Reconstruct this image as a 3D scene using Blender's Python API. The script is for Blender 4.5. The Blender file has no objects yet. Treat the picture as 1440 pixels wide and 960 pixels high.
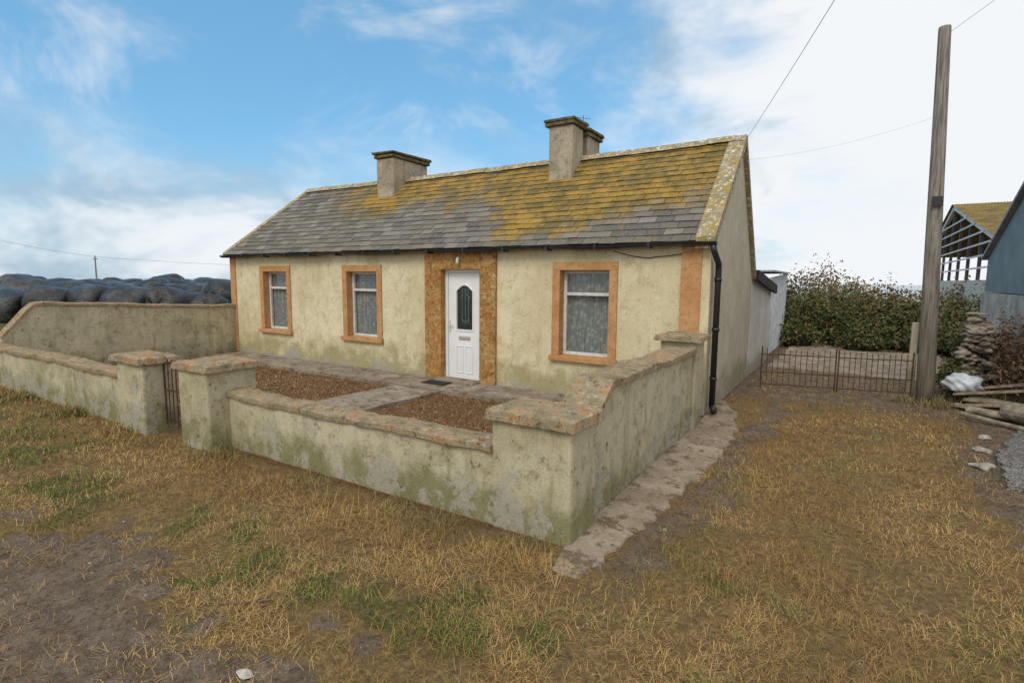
import bpy, math, random, bmesh
import numpy as np
from mathutils import Vector, Matrix
random.seed(7); rng=np.random.default_rng(7)
S=bpy.context.scene; COL=S.collection
# ------------------------------------------------------------------ helpers
class NT:
    def __init__(s,name,rough=.9,spec=.2):
        s.m=bpy.data.materials.new(name); s.m.use_nodes=True; s.t=s.m.node_tree; s.b=s.t.nodes["Principled BSDF"]
        s.b.inputs["Roughness"].default_value=rough; s.b.inputs["Specular IOR Level"].default_value=spec
        s.geo=None
    def n(s,typ,**k):
        x=s.t.nodes.new(typ)
        for a,v in k.items(): setattr(x,a,v)
        return x
    def L(s,a,b): s.t.links.new(a,b)
    def put(s,sock,v):
        if isinstance(v,bpy.types.NodeSocket): s.L(v,sock)
        elif isinstance(v,(tuple,list)):
            sock.default_value=tuple(v)+((1,) if len(v)==3 and sock.type=='RGBA' else ())
        else: sock.default_value=v
    def pos(s):
        if not s.geo: s.geo=s.n("ShaderNodeNewGeometry")
        return s.geo.outputs["Position"]
    def obj(s): return s.n("ShaderNodeTexCoord").outputs["Object"]
    def xyz(s,v=None):
        x=s.n("ShaderNodeSeparateXYZ"); s.L(v or s.pos(),x.inputs[0]); return x.outputs
    def scale(s,v,sc):
        x=s.n("ShaderNodeVectorMath",operation='MULTIPLY'); s.L(v,x.inputs[0]); x.inputs[1].default_value=sc; return x.outputs[0]
    def noise(s,scale,detail=4,vec=None,rough=.6,dist=0):
        x=s.n("ShaderNodeTexNoise"); x.inputs["Scale"].default_value=scale; x.inputs["Detail"].default_value=min(detail,5)
        x.inputs["Roughness"].default_value=rough; x.inputs["Distortion"].default_value=dist
        s.L(vec or s.pos(),x.inputs["Vector"]); return x.outputs["Fac"]
    def vor(s,scale,vec=None,feature='F1',out="Distance"):
        x=s.n("ShaderNodeTexVoronoi",feature=feature); x.inputs["Scale"].default_value=scale; s.L(vec or s.pos(),x.inputs["Vector"]); return x.outputs[out]
    def mr(s,v,a,b,c=0,d=1):
        x=s.n("ShaderNodeMapRange"); x.interpolation_type='SMOOTHSTEP'; s.put(x.inputs[0],v)
        for i,q in enumerate((a,b,c,d)): x.inputs[i+1].default_value=q
        return x.outputs[0]
    def ma(s,op,a,b=0):
        x=s.n("ShaderNodeMath",operation=op); s.put(x.inputs[0],a); s.put(x.inputs[1],b); return x.outputs[0]
    def mix(s,f,a,b,bt='MIX'):
        x=s.n("ShaderNodeMix",data_type='RGBA',blend_type=bt); s.put(x.inputs[0],f); s.put(x.inputs[6],a); s.put(x.inputs[7],b); return x.outputs[2]
    def attr(s,name,out="Color"):
        x=s.n("ShaderNodeAttribute",attribute_name=name); return x.outputs[out]
    def bump(s,h,st=.4,d=.01):
        x=s.n("ShaderNodeBump"); x.inputs["Strength"].default_value=st; x.inputs["Distance"].default_value=d; s.L(h,x.inputs["Height"])
        s.L(x.outputs[0],s.b.inputs["Normal"])
    def col(s,v): s.put(s.b.inputs["Base Color"],v)

def simple(name,c,rough=.7,spec=.3,var=.25,sc=6,metal=0,bump=.2):
    m=NT(name,rough,spec); n=m.noise(sc,4); 
    m.col(m.mix(m.mr(n,.3,.7),tuple(q*(1-var) for q in c),tuple(min(1,q*(1+var)) for q in c)))
    m.b.inputs["Metallic"].default_value=metal
    if bump: m.bump(m.noise(sc*8,3),bump,.005)
    return m.m

def render_mat(name,base,pale,stain,damp,grey,patch=.5,black=.5,damp_h=.9,gz=.6,orange=0,dirt=.6):
    """old painted cement render"""
    m=NT(name,.93,.1); P=m.pos(); z=m.xyz()[2]
    big=m.noise(1.1,5,rough=.68); mid=m.noise(5,5,rough=.78,dist=.3); fine=m.noise(48,4,rough=.8)
    c=m.mix(m.mr(big,.34,.66),base,pale)
    c=m.mix(m.ma('MULTIPLY',m.mr(mid,.48,.72),dirt),c,stain)
    vs=m.scale(P,(2.2,2.2,.30))
    c=m.mix(m.ma('MULTIPLY',m.mr(m.noise(3.2,5,vs,.72),.50,.74),dirt),c,stain)
    h=m.ma('ADD',m.mr(z,0,damp_h,1,0),m.ma('MULTIPLY',m.ma('SUBTRACT',m.noise(1.9,5,rough=.75),.5),2.0))
    c=m.mix(m.ma('MULTIPLY',m.mr(h,.40,1.05),.85),c,damp)
    pz=m.ma('ADD',m.noise(2.9,5,rough=.74,dist=.4),m.mr(z,0,gz,.14,-.12))
    c=m.mix(m.ma('MULTIPLY',m.mr(pz,.70-.12*patch,.735-.12*patch),.75),c,grey)
    sp=m.mr(m.noise(19,5,rough=.85),.54,.64)
    c=m.mix(m.ma('MULTIPLY',m.ma('MULTIPLY',sp,m.mr(mid,.42,.6)),black),c,(.085,.075,.04))
    if orange: c=m.mix(m.ma('MULTIPLY',m.mr(m.noise(11,5,rough=.85),.58,.66),orange),c,(.42,.25,.08))
    c=m.mix(m.ma('MULTIPLY',m.mr(fine,.45,.66),.22),c,(.14,.12,.07))
    if black>.6: c=m.mix(m.ma('MULTIPLY',m.mr(m.noise(27,5,rough=.85),.42,.34),.5),c,(.66,.63,.53))
    m.col(c)
    m.bump(m.ma('ADD',m.ma('MULTIPLY',fine,.5),mid),.65,.014); return m.m

def new(name,me,parent=None,mat=None,**props):
    o=bpy.data.objects.new(name,me); COL.objects.link(o)
    if parent: o.parent=parent
    if mat: 
        for q in (mat if isinstance(mat,(list,tuple)) else [mat]): me.materials.append(q)
    for k,v in props.items(): o[k]=v
    return o
def empty(name,loc=(0,0,0),**props):
    o=bpy.data.objects.new(name,None); o.empty_display_size=.2; COL.objects.link(o); o.location=loc
    for k,v in props.items(): o[k]=v
    return o
def pm(vs,fs,name="m",smooth=False):
    me=bpy.data.meshes.new(name); me.from_pydata([tuple(v) for v in vs],[],fs); me.update()
    if smooth: me.polygons.foreach_set("use_smooth",[True]*len(me.polygons))
    return me
class MB:
    def __init__(s): s.v=[]; s.f=[]
    def add(s,vs,fs):
        o=len(s.v); s.v+= [tuple(v) for v in vs]; s.f+=[tuple(i+o for i in f) for f in fs]; return s
    def box(s,x0,x1,y0,y1,z0,z1,j=0):
        vs=[(x0,y0,z0),(x1,y0,z0),(x1,y1,z0),(x0,y1,z0),(x0,y0,z1),(x1,y0,z1),(x1,y1,z1),(x0,y1,z1)]
        if j: vs=[tuple(c+random.uniform(-j,j) for c in v) for v in vs]
        return s.add(vs,[(3,2,1,0),(4,5,6,7),(0,1,5,4),(1,2,6,5),(2,3,7,6),(3,0,4,7)])
    def tube(s,pts,r,n=8,r2=None):
        pts=[Vector(p) for p in pts]; rings=[]
        for i,p in enumerate(pts):
            d=(pts[min(i+1,len(pts)-1)]-pts[max(i-1,0)]).normalized()
            a=d.orthogonal().normalized() if i==0 else (rings[-1][1]-d*rings[-1][1].dot(d)).normalized()
            b=d.cross(a); rr=r if r2 is None else r+(r2-r)*i/(len(pts)-1)
            rings.append(([p+a*math.cos(2*math.pi*k/n)*rr+b*math.sin(2*math.pi*k/n)*rr for k in range(n)],a))
        vs=[v for q in rings for v in q[0]]; fs=[]
        for i in range(len(pts)-1):
            for k in range(n): fs.append((i*n+k,i*n+(k+1)%n,(i+1)*n+(k+1)%n,(i+1)*n+k))
        fs.append(tuple(range(n))[::-1]); fs.append(tuple((len(pts)-1)*n+k for k in range(n)))
        return s.add(vs,fs)
    def mesh(s,smooth=False,o=(0,0,0)):
        return pm([(v[0]-o[0],v[1]-o[1],v[2]-o[2]) for v in s.v],s.f,smooth=smooth)
def bevel(o,w=.008,seg=2):
    m=o.modifiers.new("b",'BEVEL'); m.width=w; m.segments=seg; m.limit_method='ANGLE'; m.angle_limit=.6; return o
def arr_mesh(V,F,name="m",col=None):
    me=bpy.data.meshes.new(name); n=len(V); k=F.shape[1]
    me.vertices.add(n); me.vertices.foreach_set("co",V.astype(np.float32).ravel())
    me.loops.add(F.size); me.loops.foreach_set("vertex_index",F.astype(np.int32).ravel())
    me.polygons.add(len(F)); me.polygons.foreach_set("loop_start",np.arange(0,F.size,k,dtype=np.int32))
    me.update(calc_edges=True); me.validate()
    if col is not None:
        a=me.color_attributes.new("tint",'FLOAT_COLOR','POINT'); c=np.ones((n,4),np.float32); c[:,:col.shape[1]]=col; a.data.foreach_set("color",c.ravel())
    return me
def hsh(i,j,s):
    i=i.astype(np.int64).astype(np.uint64); j=j.astype(np.int64).astype(np.uint64)
    h=(i*np.uint64(374761393)+j*np.uint64(668265263)+np.uint64(s*974711+1))&np.uint64(0xffffffff)
    h=((h^(h>>np.uint64(13)))*np.uint64(1274126177))&np.uint64(0xffffffff); h=h^(h>>np.uint64(16))
    return (h&np.uint64(0xffffff)).astype(float)/0xffffff
def vn(x,y,s=0):
    xi=np.floor(x); yi=np.floor(y); fx=x-xi; fy=y-yi; fx=fx*fx*(3-2*fx); fy=fy*fy*(3-2*fy)
    a=hsh(xi+5000,yi+5000,s); b=hsh(xi+5001,yi+5000,s); c=hsh(xi+5000,yi+5001,s); d=hsh(xi+5001,yi+5001,s)
    return (a*(1-fx)+b*fx)*(1-fy)+(c*(1-fx)+d*fx)*fy
def fbm(x,y,sc,s=0,o=4):
    r=0; a=.5; t=0
    for i in range(o): r=r+a*vn(x*sc*2**i,y*sc*2**i,s+i); t+=a; a*=.5
    return r/t
def ss(x,a,b):
    t=np.clip((x-a)/(b-a),0,1); return t*t*(3-2*t)

# ------------------------------------------------------------------ camera
f=762; th=math.radians(6.5); yaw=math.radians(32.0); roll=.009; H=1.9
cam=bpy.data.cameras.new("camera"); cam.sensor_width=36; cam.lens=36*f/1440; cam.clip_end=9000; cam.clip_start=.05
co=bpy.data.objects.new("camera",cam); COL.objects.link(co); S.camera=co
fw=Vector((-math.sin(yaw)*math.cos(th),math.cos(yaw)*math.cos(th),-math.sin(th)))
rt=Vector((math.cos(yaw),math.sin(yaw),0)); up=rt.cross(fw)
rt2=rt*math.cos(roll)+up*math.sin(roll); up2=up*math.cos(roll)-rt*math.sin(roll)
M=Matrix((rt2,up2,-fw)).transposed().to_4x4(); M.translation=(0,0,H); co.matrix_world=M

# ------------------------------------------------------------------ world
w=bpy.data.worlds.new("World"); S.world=w; w.use_nodes=True
class WT(NT):
    def __init__(s): s.t=w.node_tree; s.geo=None
W=WT(); W.t.nodes.clear()
SUN_EL=math.radians(46); SUN_AZ=math.radians(176)
sky=W.n("ShaderNodeTexSky",sky_type='NISHITA'); sky.sun_disc=False; sky.sun_elevation=SUN_EL; sky.sun_rotation=SUN_AZ
sky.air_density=1.0; sky.dust_density=.6; sky.ozone_density=2.0
D=W.n("ShaderNodeTexCoord").outputs["Generated"]
dx=W.n("ShaderNodeVectorMath",operation='DOT_PRODUCT'); W.L(D,dx.inputs[0]); dx.inputs[1].default_value=(.848,.53,0); a=dx.outputs["Value"]
db=W.n("ShaderNodeVectorMath",operation='DOT_PRODUCT'); W.L(D,db.inputs[0]); db.inputs[1].default_value=(.53,-.848,0); bk=db.outputs["Value"]
Z=W.xyz(D)[2]
fl=W.scale(D,(1,1,2.0))
n1=W.noise(2.6,5,fl,.62,.3); n2=W.noise(3.1,5,W.scale(D,(1,1,1.9)),.62,.5); n3=W.noise(4.5,4,fl,.6,.3)
zc=W.ma('MULTIPLY',W.mr(Z,.25,.6),.05)
m1=W.mr(W.ma('ADD',W.ma('SUBTRACT',a,zc),W.ma('MULTIPLY',W.ma('SUBTRACT',n1,.5),1.15)),.03,.46)
m2=W.ma('MULTIPLY',W.mr(W.ma('ADD',Z,W.ma('MULTIPLY',W.ma('SUBTRACT',n2,.5),-.5)),.0,.29,1,0),.92)
m3=W.ma('MULTIPLY',W.mr(n2,.46,.70),.6)
m4=W.ma('MULTIPLY',W.mr(W.ma('ADD',bk,W.ma('MULTIPLY',W.ma('SUBTRACT',n1,.5),.8)),-.15,.25),.95)  # unseen cloud added behind the camera as white front fill
m5=W.ma('MULTIPLY',W.mr(W.ma('ADD',Z,W.ma('MULTIPLY',W.ma('SUBTRACT',n1,.5),.5)),.55,.8),.9)  # unseen overhead cloud added to flatten the light and cut its blue
mask=W.ma('MAXIMUM',W.ma('MAXIMUM',m1,m2),W.ma('MAXIMUM',W.ma('MAXIMUM',m3,m5),m4))
bg1=W.n("ShaderNodeBackground"); bg1.inputs[1].default_value=.14
blue=W.mix(1,sky.outputs[0],(1.15,1.5,1.5),'MULTIPLY')
blue=W.mix(.6,blue,(1.15,2.95,4.9))
W.put(bg1.inputs[0],blue)
clw=W.mix(W.mr(W.ma('ADD',n3,W.ma('MULTIPLY',W.ma('MAXIMUM',W.ma('MAXIMUM',a,W.ma('MULTIPLY',Z,.5)),W.ma('MULTIPLY',bk,1.5)),.42)),.38,.66),(.41,.54,.66),(.90,.925,.955))
bg2=W.n("ShaderNodeBackground"); W.put(bg2.inputs[0],clw); bg2.inputs[1].default_value=1.0
mx=W.n("ShaderNodeMixShader"); W.L(mask,mx.inputs[0]); W.L(bg1.outputs[0],mx.inputs[1]); W.L(bg2.outputs[0],mx.inputs[2])
wo=W.n("ShaderNodeOutputWorld"); W.L(mx.outputs[0],wo.inputs[0])
sl=bpy.data.lights.new("sun",'SUN'); sl.energy=1.5; sl.angle=math.radians(25); sl.color=(1,.92,.79)
so=bpy.data.objects.new("sun",sl); COL.objects.link(so)
sd=Vector((math.sin(SUN_AZ)*math.cos(SUN_EL),math.cos(SUN_AZ)*math.cos(SUN_EL),math.sin(SUN_EL)))
so.rotation_euler=sd.to_track_quat('Z','Y').to_euler()
S.view_settings.view_transform='Standard'; S.view_settings.look='None'; S.view_settings.exposure=0

# ------------------------------------------------------------------ materials
M_house=render_mat("cream_render",(.67,.58,.36),(.80,.72,.50),(.50,.42,.23),(.36,.32,.165),(.40,.385,.35),.80,.40,1.2,.55,0,.7)
M_gable=render_mat("gable_render",(.54,.48,.36),(.62,.56,.43),(.42,.36,.26),(.31,.27,.18),(.40,.38,.33),.4,.35,1.1)
M_bwall=render_mat("mossy_render",(.43,.38,.245),(.58,.52,.37),(.27,.24,.13),(.20,.195,.085),(.40,.38,.31),.60,.95,.7,1.2,.4,.8)
M_chim=render_mat("chimney_render",(.38,.32,.23),(.50,.44,.33),(.19,.16,.11),(.2,.17,.1),(.27,.24,.2),.8,.95,.2,9,0,.85)
M_white=render_mat("white_wash",(.62,.58,.50),(.74,.71,.65),(.5,.45,.37),(.33,.29,.21),(.45,.43,.4),.4,.3,.7)
def orange(name,b,p):
    m=NT(name,.9,.12)
    c=m.mix(m.mr(m.noise(4,5),.35,.68),b,p)
    c=m.mix(m.ma('MULTIPLY',m.mr(m.noise(11,5,rough=.8),.46,.68),.75),c,(.27,.19,.09))
    c=m.mix(m.mr(m.noise(7,5,rough=.8),.60,.65),c,(.44,.38,.28))
    m.col(c); m.bump(m.noise(40,4),.4,.008); return m.m
M_or=orange("orange_masonry_paint",(.50,.25,.10),(.58,.33,.15))
def quoin():
    m=NT("ochre_rough_quoin",.93,.1)
    q=m.noise(14,5,rough=.8)
    c=m.mix(m.mr(m.noise(4,5,rough=.75),.35,.65),(.46,.22,.065),(.60,.37,.14))
    c=m.mix(m.mr(q,.50,.64),c,(.22,.13,.05))
    c=m.mix(m.mr(m.noise(8,5,rough=.82),.57,.65),c,(.58,.48,.27))
    c=m.mix(m.ma('MULTIPLY',m.mr(m.noise(2.2,5,rough=.8),.55,.65),.7),c,(.30,.22,.11))
    m.col(c); m.bump(q,1,.045); return m.m
M_quoin=quoin()
def coping():
    m=NT("lichened_coping",.95,.1); 
    c=m.mix(m.mr(m.noise(5,5),.35,.65),(.30,.24,.14),(.47,.40,.29))
    c=m.mix(m.ma('MULTIPLY',m.mr(m.noise(5,5,rough=.8),.48,.60),.85),c,(.46,.25,.10))
    q=m.noise(15,5,rough=.85)
    c=m.mix(m.mr(q,.56,.62),c,(.11,.09,.05))
    c=m.mix(m.mr(q,.42,.36),c,(.62,.57,.47))
    m.col(c); m.bump(m.ma('ADD',q,m.noise(45,3,rough=.8)),.9,.025); return m.m
M_cop=coping()
def slate():
    m=NT("lichened_slate",.8,.25)
    t=m.attr("tint"); sx=m.n("ShaderNodeSeparateColor"); m.L(t,sx.inputs[0]); r,g=sx.outputs[0],sx.outputs[1]
    fn=m.noise(22,5,rough=.78)
    c=m.mix(r,(.10,.092,.085),(.24,.222,.195))
    c=m.mix(m.ma('MULTIPLY',m.mr(fn,.45,.7),.4),c,(.33,.31,.26))
    c=m.mix(m.ma('MULTIPLY',m.mr(m.noise(1.6,5,rough=.7),.42,.62),.5),c,(.20,.165,.105))
    n=m.ma('ADD',m.ma('MULTIPLY',m.noise(2.2,5,m.scale(m.pos(),(1.25,.7,.7)),.75),1.25),m.ma('MULTIPLY',fn,.5))
    k=m.ma('ADD',m.ma('SUBTRACT',n,.875),m.ma('SUBTRACT',g,.5))
    lc=m.mix(m.mr(m.noise(2.6,5,rough=.75),.38,.62),(.16,.12,.035),(.42,.25,.035))
    lc=m.mix(m.mr(m.noise(40,4,rough=.8),.48,.68),lc,(.13,.10,.035))
    c=m.mix(m.ma('MULTIPLY',m.mr(k,-.12,.30),.92),c,lc)
    c=m.mix(m.ma('MULTIPLY',m.mr(m.noise(48,4,rough=.8),.65,.69),.8),c,(.6,.57,.45))
    m.col(c); m.bump(fn,.5,.01); return m.m
M_slate=slate()
def verge():
    m=NT("cement_verge_lichen",.95,.1)
    c=m.mix(m.mr(m.noise(6,5),.35,.65),(.25,.21,.12),(.36,.32,.22))
    c=m.mix(m.mr(m.noise(5,5,rough=.75),.48,.58),c,(.36,.25,.07))
    c=m.mix(m.mr(m.noise(15,5,rough=.8),.54,.6),c,(.66,.63,.54))
    m.col(c); m.bump(m.noise(30,5),.7,.015); return m.m
M_verge=verge()
M_dark=simple("black_plastic",(.018,.018,.02),.4,.5,.3)
M_moss=simple("mossy_cap",(.15,.13,.07),.95,.1,.45,9,0,.6)
M_upvc=simple("white_upvc",(.82,.83,.84),.3,.45,.03,3,0,0)
M_oldw=simple("old_white_paint",(.64,.64,.60),.6,.3,.15,12)
M_rust=simple("rusty_iron",(.10,.055,.035),.85,.3,.5,30,.3)
def concm(name,a,b,d):
    m=NT(name,.92,.15)
    c=m.mix(m.mr(m.noise(1.8,5,rough=.7),.35,.65),a,b)
    c=m.mix(m.mr(m.noise(4.5,5,rough=.8),.50,.60),c,d)
    c=m.mix(m.ma('MULTIPLY',m.mr(m.noise(30,4,rough=.8),.5,.68),.5),c,(.10,.075,.05))
    m.col(c); m.bump(m.noise(25,5,rough=.75),.7,.018); return m.m
M_conc=concm("weathered_concrete",(.25,.205,.155),(.38,.32,.255),(.17,.125,.08))
M_side=concm("worn_concrete_strip",(.27,.21,.15),(.40,.33,.25),(.17,.12,.075))
def glassm():
    m=NT("window_glass",.05,.5); m.t.nodes.remove(m.b)
    tr=m.n("ShaderNodeBsdfTransparent"); tr.inputs[0].default_value=(.90,.93,.93,1); gl=m.n("ShaderNodeBsdfGlossy"); gl.inputs["Roughness"].default_value=.05
    lw=m.n("ShaderNodeLayerWeight"); lw.inputs[0].default_value=.5
    fr=m.ma('ADD',m.ma('MULTIPLY',m.ma('POWER',lw.outputs["Facing"],4),.8),.07)
    mxx=m.n("ShaderNodeMixShader"); m.L(fr,mxx.inputs[0]); m.L(tr.outputs[0],mxx.inputs[1]); m.L(gl.outputs[0],mxx.inputs[2])
    m.L(mxx.outputs[0],m.t.nodes["Material Output"].inputs[0]); return m.m
M_glass=glassm()
def lace():
    m=NT("lace_curtain",.95,.1); P=m.pos(); x,y,z=m.xyz()
    v=m.vor(16,m.scale(P,(1,.2,.8))); c=m.mix(m.mr(v,.15,.6),(.46,.47,.44),(.27,.28,.275))
    c=m.mix(m.ma('MULTIPLY',m.mr(m.noise(9,2,m.scale(P,(5,1,.15))),.4,.65),.6),c,(.20,.21,.205)); m.col(c); return m.m
M_lace=lace()
M_int=simple("dark_interior",(.03,.03,.03),.9,.1)  # near-black panel colour stands in for the shade of unlit rooms
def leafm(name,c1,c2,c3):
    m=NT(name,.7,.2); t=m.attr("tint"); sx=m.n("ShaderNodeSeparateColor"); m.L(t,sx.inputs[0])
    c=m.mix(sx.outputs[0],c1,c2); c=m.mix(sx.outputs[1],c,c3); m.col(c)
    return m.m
M_straw=leafm("straw_blades",(.24,.14,.045),(.56,.37,.14),(.15,.09,.04))
M_green=leafm("green_blades",(.07,.105,.018),(.19,.26,.045),(.42,.32,.11))
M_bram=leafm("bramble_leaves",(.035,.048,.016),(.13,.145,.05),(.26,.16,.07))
M_mulch=leafm("dead_weed_litter",(.14,.07,.03),(.32,.185,.085),(.48,.35,.18))
M_tuft=leafm("rank_grass",(.16,.13,.05),(.36,.27,.12),(.09,.12,.03))

# ------------------------------------------------------------------ ground
GC=((-3.27,1.95,.30),(-1.92,2.17,.34),(-2.6,1.97,.2),(-4.26,2.05,.3),(-5.6,1.9,.45),(-8.8,2.3,.8),(-7.2,2.1,.3),(-.44,3.4,.2),(-2.3,2.15,.25),(-1.3,2.35,.2),(-2.98,1.43,.12),(-3.8,2.2,.2))
def zones(x,y):
    n=fbm(x,y,.9,1); n2=fbm(x,y,2.6,11); n4=fbm(x,y,5.5,15)
    drive=ss(x,-1.6,-1.0)
    mudf=(1-ss(y+(n-.5)*1.5+(n4-.5)*1.3-.06*(x+3),1.15,2.1))*(1-ss(x+(n2-.5)*.8,-2.2,-1.2))
    track=np.exp(-((x+.98+(n-.5)*.5)/.22)**2)*ss(y,2.2,3.6)*.75
    trk2=ss(x+(n-.5)*.8,.95,1.5)*ss(y,2,5)*.85
    far=ss(y,8.8,10.2)*ss(x,-2.5,-1.6)*.85
    mud=np.clip(np.maximum.reduce([mudf,track,trk2,far])+ss(n2,.58,.72)*.45+ss(n4,.62,.75)*.25-.15*(n4>.5),0,1)
    g=np.zeros_like(x)
    for (a,b,s) in GC: g=np.maximum(g,np.exp(-(((x-a)/(s*1.6))**2+((y-b)/(s*1.1))**2)))
    g=ss(g*.9+1.5*(n2-.5)+.9*(n4-.5),.30,.85)*.9
    gl=(1-ss(x,-6.6,-5.0))*ss(n2,.46,.62)*(1-ss(y,2.7,3.0))*.55
    gd=drive*ss(fbm(x,y,1.1,31),.60,.72)*.45
    gfar=(1-ss(x,-14,-13.2))+ss(y,15,22)+ss(x,6,9)
    green=np.clip(np.maximum(np.maximum(g,gl),gd)+gfar,0,1)
    mud=np.clip(mud*(1-np.clip(gfar,0,1)*.9)*(1-.75*g),0,1)
    yard=((x>-13.1)&(x<-1.8)&(y>3.3)&(y<8)).astype(float)
    return mud,green,yard
def height(x,y):
    h=(fbm(x,y,1.1,41)-.5)*.08+(fbm(x,y,5,43)-.5)*.035
    yd=((x>-13.2)&(x<-1.6)&(y>3.0)&(y<14)).astype(float)
    h=h*(1-.75*yd)
    flat=np.clip(1-np.abs(x+1.4)/.6,0,1)*(y>3)*(y<14); h=h*(1-.8*flat)
    h=h+ss(-x,14.2,17)*.55+ss(-x,17,34)*.22
    h=h-ss(np.sqrt(x*x+y*y),70,260)*25.0
    return h-.012
def axis(lo,hi,st,far):
    c=list(np.arange(lo,hi,st)); s=st; v=lo; L=[]
    while v>-far: s*=1.22; v-=s; L.append(v)
    R=[]; v=c[-1]; s=st
    while v<far: s*=1.22; v+=s; R.append(v)
    return np.array(L[::-1]+c+R)
xs=axis(-13.6,3.2,.055,2500); ys=axis(.4,12,.055,2500)
X,Y=np.meshgrid(xs,ys); nx,ny=len(xs),len(ys)
Zg=height(X,Y); mud,green,yard=zones(X,Y)
V=np.stack([X.ravel(),Y.ravel(),Zg.ravel()],1)
idx=np.arange(nx*ny).reshape(ny,nx)
F=np.stack([idx[:-1,:-1].ravel(),idx[:-1,1:].ravel(),idx[1:,1:].ravel(),idx[1:,:-1].ravel()],1)
me=arr_mesh(V,F,"ground",np.stack([mud.ravel(),green.ravel(),yard.ravel()],1))
me.polygons.foreach_set("use_smooth",[True]*len(me.polygons))
g=NT("earth_and_grass",.95,.1); t=g.attr("tint"); sx=g.n("ShaderNodeSeparateColor"); g.L(t,sx.inputs[0]); mu,gr,yd=sx.outputs[0],sx.outputs[1],sx.outputs[2]
nf=g.noise(22,5,rough=.78); nm=g.noise(5,5,rough=.7); nh=g.noise(58,4,rough=.8)
st=g.mix(g.mr(nf,.35,.68),(.17,.11,.05),(.42,.28,.12))
st=g.mix(g.ma('MULTIPLY',g.mr(nm,.42,.64),.55),st,(.21,.13,.06))
gc=g.mix(g.mr(nf,.35,.68),(.085,.085,.03),(.23,.19,.075))
mc=g.mix(g.mr(nm,.35,.65),(.17,.125,.085),(.29,.22,.16))
mc=g.mix(g.mr(nh,.56,.68),mc,(.42,.35,.27))
mc=g.mix(g.ma('MULTIPLY',g.mr(nf,.50,.62),.8),mc,(.12,.08,.052))
yc=g.mix(g.mr(nf,.35,.66),(.13,.068,.034),(.34,.20,.10))
yc=g.mix(g.mr(nm,.42,.64),yc,(.19,.11,.058))
c=g.mix(g.mr(g.ma('ADD',gr,g.ma('MULTIPLY',g.ma('SUBTRACT',nf,.5),.8)),.3,.9),st,gc)
c=g.mix(g.mr(g.ma('ADD',mu,g.ma('MULTIPLY',g.ma('SUBTRACT',nf,.5),1.1)),.25,.7),c,mc)
c=g.mix(yd,c,yc); g.col(c)
g.bump(g.ma('ADD',nh,g.ma('MULTIPLY',nf,1.5)),.9,.03)
new("ground",me,mat=g.m,kind="structure")
sea=NT("hazed_sea",.5,.5); sea.col((.46,.52,.55)); sea.bump(sea.noise(.08,4),.3,1.0)  # water colour lightened, haze and glint painted into it
new("sea",pm([(-4000,-4000,-9),(4000,-4000,-9),(4000,4000,-9),(-4000,4000,-9)],[(0,1,2,3)]),mat=sea.m,kind="structure")

def sheet(name,poly,z0,z1,mat,jag=.04,step=.12,**p):
    pts=[]
    for i in range(len(poly)):
        a=Vector(poly[i]); b=Vector(poly[(i+1)%len(poly)]); n=max(1,int((b-a).length/step))
        for k in range(n):
            q=a.lerp(b,k/n); pts.append((q.x+random.uniform(-jag,jag),q.y+random.uniform(-jag,jag)))
    n=len(pts); vs=[(x,y,z1) for x,y in pts]+[(x,y,z0) for x,y in pts]
    fs=[tuple(range(n))]+[(i,i+n,(i+1)%n+n,(i+1)%n) for i in range(n)]
    return new(name,pm(vs,fs),mat=mat,kind="structure",**p)
def strip(name,rows,z0,z1,mat):
    """rows: (y,xl,xr) strip subdivided, ragged outer edge"""
    vs=[];fs=[]; pts=[]
    for i in range(len(rows)-1):
        (ya,la,ra),(yb,lb,rb)=rows[i],rows[i+1]; n=max(1,int((yb-ya)/.07))
        for k in range(n): t=k/n; pts.append((ya+(yb-ya)*t,la+(lb-la)*t,ra+(rb-ra)*t+random.uniform(-.05,.03)))
    pts.append(rows[-1])
    for (y,l,r) in pts: vs+=[(l,y,z1),(r,y,z1),(r+.02,y,z0)]
    for i in range(len(pts)-1): fs+=[(3*i,3*i+1,3*i+4,3*i+3),(3*i+1,3*i+2,3*i+5,3*i+4)]
    fs.append((0,2,1)); return new(name,pm(vs,fs),mat=mat,kind="structure")
sheet("path",[(-6.95,3.55),(-5.9,3.5),(-5.75,6.9),(-6.75,6.9)],-.05,.035,M_conc,.02)
sheet("pavement",[(-12.9,6.95),(-1.95,6.95),(-1.95,7.83),(-12.9,7.83)],-.05,.05,M_conc,.012)
strip("side_path",[(3.0,-1.55,-1.40),(3.3,-1.62,-1.30),(3.8,-1.645,-1.26),(4.6,-1.645,-1.20),(5.4,-1.645,-1.13),(6.4,-1.645,-1.12),(7.3,-1.645,-1.15),(8.2,-1.675,-1.30),(9.0,-1.675,-1.58)],-.05,.012,M_side)
M_grav=NT("grey_gravel",.95,.1); v=M_grav.vor(55,out="Color"); cc=M_grav.mix(M_grav.mr(v,.2,.9),(.15,.14,.13),(.42,.39,.36)); M_grav.col(cc); M_grav.bump(M_grav.vor(55),1,.03)
sheet("gravel_patch",[(1.35,6.6),(3,6.3),(3.5,10),(1.9,9.2),(1.5,7.9)],-.05,.03,M_grav.m,.04)
sheet("concrete_yard",[(-1.5,13.2),(1.7,12.9),(2.6,24),(-1.3,24)],-.05,.03,M_conc,.08,.4)

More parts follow.
